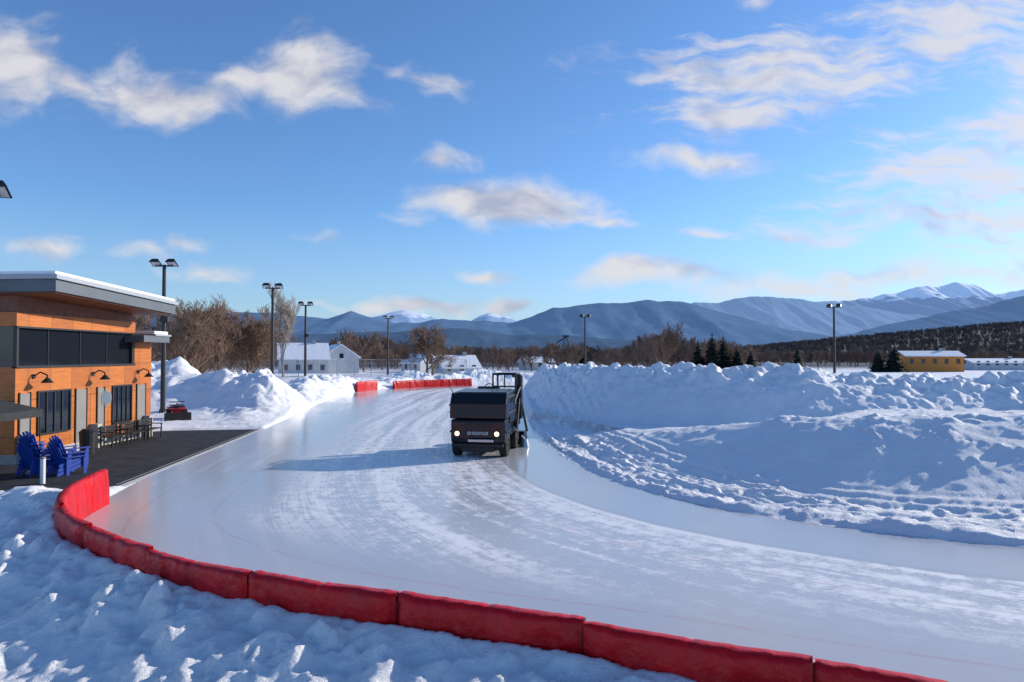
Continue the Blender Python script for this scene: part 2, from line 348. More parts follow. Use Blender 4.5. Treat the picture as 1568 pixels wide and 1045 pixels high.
fine=catmull(OUT,.25); dF=np.r_[0,np.cumsum(np.hypot(*np.diff(fine,axis=0).T))]
def arc_at(px,py): return dF[np.argmin(np.hypot(fine[:,0]-px,fine[:,1]-py))]
sE=arc_at(-10.55,17.7); sj=arc_at(-3.83,9.3); L=2.35
st=sj-L*7; cnt=int(round((sE-st)/L))
pad_run('padded_barrier',fine,st,cnt,L=(sE-st)/cnt,sgn=-1)
a0=arc_at(-13.8,78.5); pad_run('padded_barrier',fine,a0,5,L=2.4,H=.95,sgn=-1)
pad_run('padded_barrier',fine,arc_at(-16.3,71.5),2,L=2.4,H=1.1,sgn=-1)
pad_run('padded_barrier',np.array([(-20.2,66.),(-17.9,63.2)]),0,1,L=2.4,H=1.0,sgn=-1)

# ------------------------------------------------------------------ clubhouse
wood=bpy.data.materials.new('orange_cladding'); wood.use_nodes=True; nt=wood.node_tree; B=nt.nodes['Principled BSDF']
tc=N(nt,'ShaderNodeTexCoord'); sp=N(nt,'ShaderNodeSeparateXYZ'); nt.links.new(tc.outputs['Object'],sp.inputs[0])
pp=M('FRACT',M('DIVIDE',sp.outputs['Y'],1.22)); seam=M('ADD',M('LESS_THAN',pp,.018),M('LESS_THAN',M('FRACT',M('DIVIDE',M('ADD',sp.outputs['Z'],.3),1.25)),.018),clamp=True)
cell=N(nt,'ShaderNodeTexWhiteNoise'); cb=N(nt,'ShaderNodeCombineXYZ'); nt.links.new(M('FLOOR',M('DIVIDE',sp.outputs['Y'],1.22)),cb.inputs[0]); nt.links.new(M('FLOOR',M('DIVIDE',M('ADD',sp.outputs['Z'],.3),1.25)),cb.inputs[1]); nt.links.new(cb.outputs[0],cell.inputs['Vector'])
gr=N(nt,'ShaderNodeTexNoise',i_Scale=2.5,i_Detail=8.,i_Roughness=.65,i_Distortion=.6); mp=N(nt,'ShaderNodeMapping'); mp.inputs['Scale'].default_value=(1,.5,7); nt.links.new(tc.outputs['Object'],mp.inputs[0]); nt.links.new(mp.outputs[0],gr.inputs['Vector'])
cm=N(nt,'ShaderNodeMix',data_type='RGBA'); cm.inputs[6].default_value=(.32,.075,.010,1); cm.inputs[7].default_value=(.66,.20,.025,1)
nt.links.new(M('ADD',M('MULTIPLY',cell.outputs['Value'],.4),M('MULTIPLY',MR(gr.outputs['Fac'],.25,.75),.6)),cm.inputs[0])
cm2=N(nt,'ShaderNodeMix',data_type='RGBA'); nt.links.new(seam,cm2.inputs[0]); nt.links.new(cm.outputs[2],cm2.inputs[6]); cm2.inputs[7].default_value=(.08,.03,.01,1); nt.links.new(cm2.outputs[2],B.inputs['Base Color']); B.inputs['Roughness'].default_value=.45
glass=newmat('dark_window_glass',(.012,.016,.024),.05,spec=.75)
metal=newmat('grey_fascia_metal',(.10,.12,.14),.5,noise=(1,.1)); lightmetal=newmat('light_flashing',(.36,.39,.42),.4)
black=newmat('black_metal',(.015,.015,.017),.45); soff=newmat('wood_soffit',(.17,.055,.025),.55,noise=(4,.3)); greyp=newmat('grey_panel',(.22,.21,.2),.6,noise=(2,.1))
conc=newmat('concrete',(.42,.39,.35),.8,noise=(5,.15)); roofsnow=newmat('roof_snow',(.88,.88,.90),.7,bump=(2,.5,.1))
bl=empty('clubhouse_building'); FX=-17.3
boxes('walls',[(-26,FX,23.8,31.3,0,3.4),(-26,FX+.02,23.8,31.3,4.82,5.32),(-26,FX,31.3,32.75,0,4.4)],wood,bl)
box('upper_wall',-26,FX-.06,23.9,31.2,5.32,6.0,soff,bl)
boxes('glass_band',[(-26,FX-.12,23.95,31.15,3.4,4.82)],glass,bl)
mull=[(FX-.13,FX-.09,y-.015,y+.015,3.4,4.82) for y in (25.6,27.5,29.3)]+[(FX-.13,FX-.0,23.85,23.95,3.4,4.82),(FX-.13,FX-.0,31.1,31.25,3.4,4.82),(FX-.13,FX+.05,23.8,31.3,3.36,3.44),(FX-.13,FX+.05,23.8,31.3,4.78,4.84)]+[(x-.03,x+.03,23.85,23.94,3.4,4.82) for x in (-19,-21,-23)]
boxes('mullions',mull,black,bl)
def slab(name,x0,x1,y0,y1,zf,mat,th):
    c=[(x0,y0),(x1,y0),(x1,y1),(x0,y1)]
    V=[(x,y,zf(x,y)) for x,y in c]+[(x,y,zf(x,y)+th) for x,y in c]; return meshobj(name,V,BF,mat,bl,bevel=.015)
zf=lambda x,y: 6.0-.035*(y-23.4)+.01*(x+15.6)
slab('roof_fascia',-27.5,-15.6,23.3,31.6,zf,metal,.42)
slab('roof_upper_flashing',-27.6,-15.5,23.2,31.7,lambda x,y:zf(x,y)+.422,lightmetal,.16)
slab('roof_snow',-27.5,-15.62,23.3,31.6,lambda x,y:zf(x,y)+.584,roofsnow,.12)
slab('soffit',-27.4,-15.7,23.4,31.5,lambda x,y:zf(x,y)-.05,soff,.048)
box('wing_roof',-26,-16.55,30.7,33.0,4.42,4.72,metal,bl,.01); box('wing_roof_flashing',-26,-16.5,31.62,33.05,4.722,4.80,lightmetal,bl); box('wing_roof_snow',-26,-16.6,31.7,32.95,4.802,4.95,roofsnow,bl,.04)
box('plinth',-26,FX+.04,23.75,32.8,0,.35,conc,bl)
op=[('window',24.95,26.7,.95,2.45),('window',29.6,31.0,.9,2.45)]
for i,(n_,y0,y1,z0,z1) in enumerate(op):
    box('window_glass_%d'%i,FX-.02,FX+.012,y0,y1,z0,z1,glass,bl)
    fr_=[(FX,FX+.06,y0-.06,y0,z0-.06,z1+.06),(FX,FX+.06,y1,y1+.06,z0-.06,z1+.06),(FX,FX+.06,y0,y1,z1,z1+.06),(FX,FX+.09,y0,y1,z0-.06,z0)]
    fr_+=[(FX+.012,FX+.05,y0+(y1-y0)*k/4-.025,y0+(y1-y0)*k/4+.025,z0,z1) for k in (1,2,3)]
    boxes('window_frame_%d'%i,fr_,black,bl)
for i,(y0,y1) in enumerate([(27.1,27.75),(28.5,28.95),(24.0,24.5),(31.5,32.2)]):
    box('door_panel_%d'%i,FX,FX+.03,y0,y1,.1,2.45,greyp,bl); boxes('door_trim_%d'%i,[(FX,FX+.05,y0-.05,y0,.1,2.5),(FX,FX+.05,y1,y1+.05,.1,2.5)],black,bl)
boxes('pilasters',[(FX,FX+.35,28.0,28.3,0,1.0),(FX,FX+.35,32.0,32.3,0,1.0),(FX,FX+.35,23.9,24.2,0,1.0)],conc,bl,.01)
for i,y in enumerate((24.7,28.2,31.6)):
    tubes('gooseneck_lamp_%d'%i,[((FX,y,3.05),(FX+.25,y,3.2),.025),((FX+.25,y,3.2),(FX+.5,y,3.1),.025),((FX+.5,y,3.1),(FX+.5,y,2.98),.03),((FX+.5,y,3.0),(FX+.5,y,2.82),.05,.22),((FX,y,3.05),(FX+.04,y,3.05),.09)],black,bl,n=12)
V=[];F=[]; tube_geo(V,F,(FX,29.1,2.0),(FX+.05,29.1,2.0),.36,.36,28,True); meshobj('round_sign',V,F,greyp,bl)
V=[];F=[]; tube_geo(V,F,(FX+.05,29.1,2.0),(FX+.06,29.1,2.0),.27,.27,28,True); meshobj('round_sign_face',V,F,newmat('sign_blue',(.1,.15,.22),.5),bl)
cn=empty('shade_canopy',(-17.0,21.9,0))
dk=newmat('dark_canvas',(.022,.024,.028),.8,noise=(4,.3))
meshobj('canopy_cloth',[(-1.2,-1.0,1.75),(1.15,-1.0,1.75),(1.15,1.2,1.75),(-1.2,1.2,1.75),(-1.2,-1.0,2.0),(1.15,-1.0,2.0),(1.15,1.2,2.0),(-1.2,1.2,2.0),(0,.1,2.5)],[(0,1,5,4),(1,2,6,5),(2,3,7,6),(3,0,4,7),(4,5,8),(5,6,8),(6,7,8),(7,4,8)],dk,cn)
tubes('legs',[((x,y,0),(x,y,1.8),.02) for x in (-1.15,1.1) for y in (-.95,1.15)],black,cn)

def bench(x,y,rz=math.pi/2):
    e=empty('park_bench',(x,y,0.012),rz)
    boxes('seat',[(-.6,.6,a,a+.1,.42,.45) for a in (-.25,-.13,-.01,.11)],black,e)
    boxes('backrest',[(-.6,.6,.25,.28,.52+k*.13,.61+k*.13) for k in range(3)],black,e)
    boxes('legs',[(s-.03,s+.03,-.25,-.2,0,.42) for s in (-.55,.55)]+[(s-.03,s+.03,.22,.27,0,.9) for s in (-.55,.55)]+[(s-.03,s+.03,-.28,.25,.62,.66) for s in (-.55,.55)]+[(s-.02,s+.02,-.25,-.21,.42,.62) for s in (-.55,.55)],black,e)
for y in (28.6,30.0,31.4): bench(-16.6,y,math.pi/2)
e=empty('trash_can',(-16.3,26.3,.012)); tubes('body',[((0,0,0),(0,0,.85),.26,.3)],black,e,n=16); tubes('lid',[((0,0,.85),(0,0,.98),.32,.18)],black,e,n=16)
blue=newmat('blue_plastic',(.010,.055,.34),.45)
def chair(x,y,rz,z=0.012):
    e=empty('adirondack_chair',(x,y,z),rz)
    boxes('seat',[(-.26,.26,-.30+i*.095,-.30+i*.095+.08,.36-i*.025,.385-i*.025) for i in range(6)],blue,e)
    V=[];F=[]
    for i in range(5):
        xa=-.25+i*.105; h=1.02-.035*abs(i-2)**1.6; sp_=(i-2)*.022
        vs=[(xa,.22,.2),(xa+.09,.22,.2),(xa+.09,.245,.2),(xa,.245,.2),(xa+sp_,.52,h),(xa+.09+sp_,.52,h),(xa+.09+sp_,.545,h),(xa+sp_,.545,h)]; k=len(V); V+=vs; F+=[tuple(a+k for a in f) for f in BF]
    meshobj('backrest',V,F,blue,e)
    boxes('arms',[(-.40,-.27,-.36,.40,.56,.585),(.27,.40,-.36,.40,.56,.585)],blue,e)
    boxes('legs',[(-.33,-.29,-.34,-.24,0,.56),(.29,.33,-.34,-.24,0,.56),(-.33,-.29,.2,.30,0,.56),(.29,.33,.2,.30,0,.56),(-.3,.3,-.33,-.30,.25,.36)],blue,e)
    V=[];F=[]
    for sx in (-.28,.24):
        vs=[(sx,-.3,.25),(sx+.04,-.3,.25),(sx+.04,.55,.0),(sx,.55,.0),(sx,-.3,.36),(sx+.04,-.3,.36),(sx+.04,.55,.1),(sx,.55,.1)]; k=len(V); V+=vs; F+=[tuple(a+k for a in f) for f in BF]
    meshobj('rails',V,F,blue,e)
for k in range(4): chair(-15.2+.01*k,22.0+.03*k,2.9,.012+.13*k)
for k in range(3): chair(-14.2+.01*k,22.0+.03*k,2.7,.012+.13*k)
e=empty('bollard_post',(-13.9,20.3,0)); tubes('post',[((0,0,0),(0,0,.75),.07)],newmat('white_post',(.7,.7,.72),.6),e,n=12); tubes('cap',[((0,0,.75),(0,0,.8),.09,.06)],greyp,e,n=12)

# ------------------------------------------------------------------ light poles
lens=newmat('lamp_lens',(.6,.62,.65),.2); polem=newmat('pole_paint',(.02,.02,.022),.5)
def light_pole(x,y,H=9.5,rz=0,zb=0,mid=False):
    e=empty('floodlight_pole',(x,y,zb),rz); H-=zb
    tubes('shaft',[((0,0,0),(0,0,.5),.22,.22),((0,0,.5),(0,0,H-.15),.16,.11)],polem,e,n=10)
    tubes('crossarm',[((-.55,0,H-.1),(.55,0,H-.1),.05),((0,0,H-.35),(0,0,H-.02),.08)],polem,e)
    for k,sx in enumerate((-.5,.5)):
        c=math.cos(.55);s=math.sin(.55)
        def R(p):
            x_,y_,z_=p; return (sx*1.0+x_, y_*c+z_*s, H+.08-y_*s+z_*c)
        vs=[R(p) for p in bverts(-.32,.32,-.30,.30,-.07,.12)]
        for i in (4,5,6,7):
            v=vs[i]; vs[i]=((v[0]-sx)*.6+sx,v[1],v[2])
        meshobj('lamp_head_%d'%k,vs,BF,polem,e,bevel=.03)
        meshobj('lamp_lens_%d'%k,[R(p) for p in ((-.25,-.24,-.075),(.25,-.24,-.075),(.25,.24,-.075),(-.25,.24,-.075))],[(0,1,2,3)],lens,e)
        meshobj('visor_%d'%k,[R(p) for p in ((-.3,-.28,-.07),(.3,-.28,-.07),(.3,-.34,-.2),(-.3,-.34,-.2))],[(0,1,2,3)],polem,e)
    if mid: 
        boxes('speaker',[(-.15,.35,-.2,.15,H*.62,H*.62+.35)],polem,e,.03)
light_pole(-21.7,42.5,mid=True); light_pole(-19.9,56.7,rz=.2); light_pole(-23,76,rz=.2,mid=True); light_pole(-18.7,103,rz=.3); light_pole(10.6,99,rz=3.0); light_pole(37.3,79,rz=2.6)
light_pole(-15.95,20.3,H=8.72,rz=.3)

# ------------------------------------------------------------------ ice resurfacer
zb=empty('ice_resurfacer',(-1.27,25.45,0),-math.radians(9))
gb=newmat('black_gloss_paint',(.007,.008,.010),.22,spec=.5,noise=(3,.2)); rub=newmat('tyre_rubber',(.015,.015,.015),.85,bump=(40,.6,.02)); chrome=newmat('brushed_steel',(.45,.46,.48),.3,metal=.9); dkp=newmat('dark_plastic',(.012,.012,.014),.5)
hl=bpy.data.materials.new('headlamp_lit'); hl.use_nodes=True; b=hl.node_tree.nodes['Principled BSDF']; b.inputs['Emission Color'].default_value=(1,.72,.38,1); b.inputs['Emission Strength'].default_value=4
box('chassis',-.8,.8,.15,3.7,.32,.85,dkp,zb,.03)
prism_x('front_hood',[(.02,.55),(-.02,.75),(.0,1.35),(.06,1.42),(1.0,1.42),(1.0,.55)],-1.03,1.03,gb,zb,.04)
prism_x('snow_tank',[(.0,1.45),(-.03,1.5),(-.03,2.0),(.28,2.40),(2.25,2.46),(2.25,1.2),(1.0,1.2),(1.0,1.45)],-1.07,1.07,gb,zb,.045)
boxes('tank_ribs',[(-1.1,1.1,-.05,-.028,1.93,1.985),(-1.085,-1.07,.3,2.2,2.2,2.28),(1.07,1.085,.3,2.2,2.2,2.28),(1.07,1.085,.3,2.2,1.6,1.66)],dkp,zb)
meshobj('tank_lid',[(-.95,.36,2.425),(.95,.36,2.425),(.95,2.15,2.48),(-.95,2.15,2.48)],[(0,1,2,3)],newmat('tank_lid_paint',(.05,.055,.06),.3,spec=.7),zb)
meshobj('front_panel',[(-.92,-.035,1.55),(.92,-.035,1.55),(.92,-.035,1.88),(-.92,-.035,1.88)],[(0,1,2,3)],dkp,zb)
boxes('bumper',[(-.98,.98,-.10,.0,.42,.52)],dkp,zb,.015); boxes('bumper_bar',[(-.35,.62,-.13,-.1,.60,.70)],chrome,zb,.01)
boxes('lower_apron',[(-.6,.6,-.02,.2,.22,.42)],dkp,zb,.02)
V=[];F=[]
for sx in (-.78,.72): tube_geo(V,F,(sx,-.02,.9),(sx,-.055,.9),.135,.135,20,True)
meshobj('headlamp_bezels',V,F,dkp,zb)
V=[];F=[]
for sx in (-.78,.72): tube_geo(V,F,(sx,-.055,.9),(sx,-.075,.9),.085,.075,20,True)
meshobj('headlamps',V,F,hl,zb)
lett=newmat('white_lettering',(.6,.6,.6),.5)
L_=[]
for i in range(7):
    x0=-.39+i*.115
    L_+=[(x0,x0+.022,-.04,-.03,.86,.97),(x0+.065,x0+.087,-.04,-.03,.86,.97)]
    if i%2==0: L_.append((x0+.022,x0+.065,-.04,-.03,.95,.97))
    if i%3!=1: L_.append((x0+.022,x0+.065,-.04,-.03,.86,.88))
boxes('front_plate',[(-.46,.46,-.03,-.018,.80,1.03)],dkp,zb); boxes('plate_letters',L_,lett,zb)
boxes('grille_slats',[(-.5,.5,-.035,-.02,1.10+k*.06,1.125+k*.06) for k in range(4)],dkp,zb)
def wheel(nm,x,y,r=.42,w=.3):
    V=[];F=[]; n=28; pr=[(-.5,.62),(-.5,.9),(-.38,1),(.38,1),(.5,.9),(.5,.62)]
    for i in range(n):
        a=2*math.pi*i/n
        for px,pr_ in pr: V.append((x+px*w,y+math.cos(a)*r*pr_,r+math.sin(a)*r*pr_))
    k=6
    for i in range(n):
        for j in range(k-1): F.append((i*k+j,i*k+j+1,((i+1)%n)*k+j+1,((i+1)%n)*k+j))
    meshobj(nm,V,F,rub,zb); V=[];F=[]; tube_geo(V,F,(x-w*.42,y,r),(x+w*.42,y,r),r*.62,r*.62,20,True); tube_geo(V,F,(x-w*.5,y,r),(x+w*.5,y,r),r*.22,r*.18,12,True); meshobj(nm+'_hub',V,F,dkp,zb)
wheel('wheel_fl',-.90,.62);wheel('wheel_fr',.90,.62);wheel('wheel_rl',-.90,2.9);wheel('wheel_rr',.90,2.9)
boxes('fenders',[(-1.10,-.70,.05,1.2,.92,1.0),(.70,1.10,.05,1.2,.92,1.0),(-1.1,-.7,2.3,3.45,.95,1.35),(.7,1.1,2.3,3.45,.95,1.35)],gb,zb,.03)
box('side_body',-.85,1.0,1.2,3.6,.7,1.3,gb,zb,.04)
box('wash_tank',.3,1.08,2.3,3.5,1.3,1.95,gb,zb,.06)
boxes('operator_deck',[(-1.0,.3,2.3,3.6,1.3,1.42)],dkp,zb); 
boxes('operator_seat',[(-.35,.2,2.95,3.4,1.75,1.9),(-.35,.2,3.38,3.5,1.9,2.5)],dkp,zb,.05); box('console',-.5,.4,2.28,2.5,1.4,2.55,dkp,zb,.04)
tubes('steering_wheel',[((-.08+.2*math.cos(a),2.62+.06*math.sin(a),2.45+.2*math.sin(a)),(-.08+.2*math.cos(a+.4),2.62+.06*math.sin(a+.4),2.45+.2*math.sin(a+.4)),.018) for a in [i*.4 for i in range(16)]],dkp,zb)
fr_=[((x,y,1.4),(x,y,3.05),.04) for x in (.12,1.05) for y in (2.4,3.5)]+[((.12,y,3.05),(1.05,y,3.05),.04) for y in (2.4,3.5)]+[((x,2.4,3.05),(x,3.5,3.05),.04) for x in (.12,1.05)]+[((.12,2.4,2.55),(1.05,2.4,2.55),.03),((.6,2.4,2.5),(.6,2.4,3.05),.03)]
tubes('roll_frame',fr_,gb,zb)
boxes('lift_tower',[(.98,1.22,2.9,3.3,1.2,3.02),(.80,1.0,3.0,3.2,2.9,3.08)],gb,zb,.03)
tubes('hydraulic_arm',[((1.15,1.4,2.0),(1.15,3.2,2.6),.05),((1.12,2.2,.9),(1.12,3.0,2.2),.05),((1.2,3.1,1.8),(1.3,4.0,.6),.05)],dkp,zb)
prism_x('conditioner',[(3.65,.04),(3.6,.35),(3.8,.6),(4.4,.6),(4.7,.3),(4.7,.04)],-1.22,1.22,gb,zb,.03)
V=[];F=[]; tube_geo(V,F,(1.28,3.4,.32),(1.28,3.4,.02),.14,.22,16,True); tube_geo(V,F,(1.15,3.4,.45),(1.28,3.4,.3),.05,.05,8,True); meshobj('board_brush',V,F,chrome,zb)
tubes('side_hoses',[((1.1,1.3,1.0),(1.12,2.6,.7),.04),((-1.1,1.3,1.0),(-1.12,2.6,.7),.04)],dkp,zb)
tubes('mirror',[((-.95,.2,2.35),(-1.1,.1,2.65),.02)],dkp,zb)

# ------------------------------------------------------------------ atv by the snow pile
av=empty('atv_quad',(-19.7,40.2,.05),.5); rp=newmat('red_paint',(.4,.02,.02),.4)
for nm,x,y in (('w1',-.42,-.55),('w2',.42,-.55),('w3',-.42,.6),('w4',.42,.6)):
    V=[];F=[]; tube_geo(V,F,(x-.12,y,.3),(x+.12,y,.3),.3,.3,18,True); meshobj('wheel_'+nm,V,F,rub,av)
boxes('body',[(-.25,.25,-.7,.75,.4,.62),(-.5,.5,-.85,-.35,.62,.7),(-.5,.5,.35,.9,.62,.7)],rp,av,.04); boxes('seat',[(-.17,.17,-.1,.6,.62,.85)],dkp,av,.05)
tubes('handlebar',[((0,-.4,.6),(0,-.3,1.0),.04),((-.4,-.22,1.05),(.4,-.22,1.05),.025)],dkp,av); tubes('racks',[((-.4,y,.8),(.4,y,.8),.02) for y in (-.85,-.6,-.4,.5,.7,.9)],dkp,av)
boxes('plow',[(-.7,.7,-1.35,-1.25,.05,.5)],dkp,av,.02)

# ------------------------------------------------------------------ bare trees
bark=newmat('bark',(.19,.115,.075),.9,noise=(6,.3)); bark2=newmat('twig_mass',(.18,.115,.085),.9,noise=(.08,.35)); barkl=newmat('birch_bark',(.30,.25,.21),.8,noise=(5,.3))
def tree_geo(seed,H=9.,spread=1.,trunk=.18,levels=5,kids=4,low=.2,up=.35,rtw=.018):
    R=random.Random(seed); V=[];F=[]
    def grow_(p,d,l,r,lv):
        steps=3 if lv<3 else 2; q=p; dd_=d
        pts=[p]
        for i in range(steps):
            dd_=(dd_+Vector((R.uniform(-1,1),R.uniform(-1,1),R.uniform(-.6,1)))*.14+Vector((0,0,up*.12))).normalized()
            n_=q+dd_*(l/steps); r1=max(rtw,r*(1-.45*(i+1)/steps)); r0=max(rtw,r*(1-.45*i/steps))
            tube_geo(V,F,q,n_,r0,r1,6 if lv<2 else 3); q=n_; pts.append(q)
        if lv>=levels: return
        k=kids+(1 if lv==0 else 0)+R.choice((0,0,1))
        for i in range(k):
            f=low+(1-low)*((i+R.random())/k) if lv==0 else .25+.75*((i+R.random())/k)
            fi=min(.999,f)*steps; a=int(fi); pt=pts[a].lerp(pts[a+1],fi-a)
            az=R.uniform(0,2*math.pi); o=dd_.orthogonal().normalized(); o=(Matrix.Rotation(az,3,dd_)@o)
            ang=R.uniform(.45,.95)*spread; nd=(d*math.cos(ang)+o*math.sin(ang)+Vector((0,0,up))).normalized()
            grow_(pt,nd,l*R.uniform(.5,.72)*(1.15-.35*f if lv==0 else 1),max(rtw,r*.5),lv+1)
    grow_(Vector((0,0,-.3)),Vector((0,0,1)),H*.55,trunk,0)
    return V,F
def tree(name,x,y,seed,mat,z=0,**k):
    V,F=tree_geo(seed,**k); o=meshobj(name,V,F,mat); o.location=(x,y,z); return o
def multi(name,x,y,seeds,mat,R_=1.2,**k):
    V=[];F=[]
    for i,s in enumerate(seeds):
        v,f=tree_geo(s,**k); a=i*2.4; c=len(V); ox,oy=R_*math.cos(a),R_*math.sin(a); V+=[(p[0]+ox,p[1]+oy,p[2]) for p in v]; F+=[tuple(j+c for j in g) for g in f]
    o=meshobj(name,V,F,mat); o.location=(x,y,0); return o
multi('bare_maple_tree',-34.0,76,[1,2,3,21,22,23],bark,1.8,H=10.5,spread=1.15,trunk=.17,levels=5,kids=4,low=.1,up=.25,rtw=.018)
multi('bare_maple_tree',-30.5,80,[4,5,25],bark,1.4,H=9.5,spread=1.1,levels=5,kids=4,low=.1,up=.25,rtw=.018)
multi('bare_maple_tree',-40,70,[8,9],bark,1.,H=10,spread=1.1,levels=5,kids=4,low=.12,up=.3,rtw=.018)
multi('bare_maple_tree',-30,62,[31],bark,1.,H=9,spread=1.1,levels=5,kids=4,low=.12,up=.3,rtw=.014)
tree('bare_birch_tree',-33.5,100,11,barkl,H=13.5,spread=.8,trunk=.2,levels=5,kids=4,low=.25,up=.5,rtw=.02)
multi('bare_apple_tree',-13.5,112,[12,13],bark,.5,H=9.5,spread=1.25,trunk=.25,levels=5,kids=4,low=.3,up=.15,rtw=.022)
multi('bare_maple_tree',23,105,[14],bark,.5,H=9,spread=.9,trunk=.15,levels=5,kids=4,low=.15,up=.35,rtw=.022)
vars_=[tree_geo(100+i,H=12,spread=R0,trunk=.2,levels=4,kids=4,low=.1,up=.4,rtw=.045) for i,R0 in enumerate((.8,.9,1.,.85,.95,1.05))]
vars_=[(np.array(v),np.array([f for f in F_ if len(f)==4])) for v,F_ in vars_]
def scatter(name,pts,variants,mat,smooth=False):
    C=[];Q=[];n=0
    for (x,y,z,s,sz) in pts:
        v,f=variants[rng.randint(len(variants))]; a=rng.rand()*6.28; c,s_=math.cos(a),math.sin(a)
        w=np.stack([(v[:,0]*c-v[:,1]*s_)*s+x,(v[:,0]*s_+v[:,1]*c)*s+y,v[:,2]*sz+z],-1); C.append(w); Q.append(f+n); n+=len(w)
    return fastmesh(name,np.concatenate(C),np.concatenate(Q),mat,smooth)
pts=[]
for i in range(560):
    y=rng.uniform(150,300); s0=rng.uniform(-.62,.36); s=rng.uniform(.5,.95)*(.66+y/580)*(.75+.5*float(vn(np.array(s0*14.),np.array(3.))))
    pts.append((s0*y,y,0,s,s*rng.uniform(.75,.95)))
for i in range(150):
    y=rng.uniform(190,330); s0=rng.uniform(.30,.85); pts.append((s0*y,y,0,.7,.5))
scatter('distant_bare_trees',pts,vars_,bark2)
conm=newmat('conifer_needles',(.026,.038,.024),.9,noise=(.6,.5))
def conifer_geo(seed,H=9,R0=2.0,layers=14,seg=11):
    R=random.Random(seed); V=[];F=[]; tube_geo(V,F,(0,0,-.2),(0,0,H*.9),.16*H/9,.03,4)
    for l in range(layers):
        f=l/(layers-1); z=H*(.08+.88*f); r=R0*(1-f)**.85+.12
        for s in range(seg if f<.8 else 6):
            a=R.uniform(0,6.28); rr=r*R.uniform(.55,1.15); dz=-.22*rr+R.uniform(-.15,.15); w=.34*rr*R.uniform(.7,1.3)+.05
            c,sn=math.cos(a),math.sin(a); zt=z+R.uniform(-.25,.25)*H/layers; k=len(V)
            V+= [(0,0,zt+.12),(c*rr*.6-sn*w,sn*rr*.6+c*w,zt+dz*.4),(c*rr,sn*rr,zt+dz),(c*rr*.6+sn*w,sn*rr*.6-c*w,zt+dz*.5)]; F.append((k,k+1,k+2,k+3))
    return V,F
def conifer(x,y,H,seed,R0=2.):
    V,F=conifer_geo(seed,H,R0,20,22); o=meshobj('spruce_tree',V,F,conm); o.location=(x,y,0)
for x,y,H,s,r in [(44,150,9.4,1,3.0),(46.8,151,8.7,2,3.0),(41.5,152,7.4,3,2.8),(49.5,150,6.0,4,2.4),(84,150,6.4,5,3.0),(81,151,5.4,6,2.6),(61,146,6.2,7,1.8),(20,190,6.5,8,2.4),(56,160,5.0,11,2.4)]: conifer(x,y,H,s,r)
def hillz(x,y):
    s=x/np.maximum(y,1); rise=sst(.12,.95,s)
    ramp=sst(420,1250,y); return -4+ (4+66*rise)*ramp+5*fbm(x/160,y/160,3,1)*ramp
hx,hy=np.meshgrid(np.linspace(-200,2400,150),np.linspace(330,1700,70)); hz=hillz(hx,hy)-25*sst(1300,1700,hy)
ii_=np.arange(hx.size).reshape(hx.shape); hq=np.stack([ii_[:-1,:-1],ii_[:-1,1:],ii_[1:,1:],ii_[1:,:-1]],-1).reshape(-1,4)
fastmesh('wooded_hill',np.stack([hx,hy,hz],-1).reshape(-1,3),hq,newmat('hill_floor',(.10,.08,.075),.9,noise=(.02,.5)))
cv=[conifer_geo(50+i,13,2.6,6,6) for i in range(4)]; cv=[(np.array(v),np.array([f for f in F_ if len(f)==4])) for v,F_ in cv]
bv=[tree_geo(70+i,H=13,spread=.9,trunk=.3,levels=3,kids=4,low=.25,up=.4,rtw=.12) for i in range(4)]; bv=[(np.array(v),np.array([f for f in F_ if len(f)==4])) for v,F_ in bv]
p1=[];p2=[]
for i in range(7500):
    y=420+900*rng.rand()**.7; s0=rng.uniform(.10,.98); x=s0*y; z=float(hillz(np.array(x),np.array(y)))
    k=vn(np.array(x/90.),np.array(y/90.),2); sc=rng.uniform(.5,.95)
    (p1 if rng.rand()<.10+.6*(k>.55) else p2).append((x,y,z,sc,sc))
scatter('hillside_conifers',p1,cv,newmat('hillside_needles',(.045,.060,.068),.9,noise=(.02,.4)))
scatter('hillside_bare_trees',p2,bv,newmat('hillside_twigs',(.135,.10,.088),.9,noise=(.02,.3)))
p3=[]
for i in range(1400):
    y=rng.uniform(350,900); s0=rng.uniform(-.85,.2); sc=rng.uniform(.6,1.); p3.append((s0*y,y,-3-25*float(sst(350,1500,np.array(y)))*.4,sc,sc))
scatter('valley_trees',p3[:900],bv,newmat('valley_twigs',(.14,.11,.11),.9)); scatter('valley_conifers',p3[900:],cv,newmat('valley_needles',(.05,.07,.085),.9))

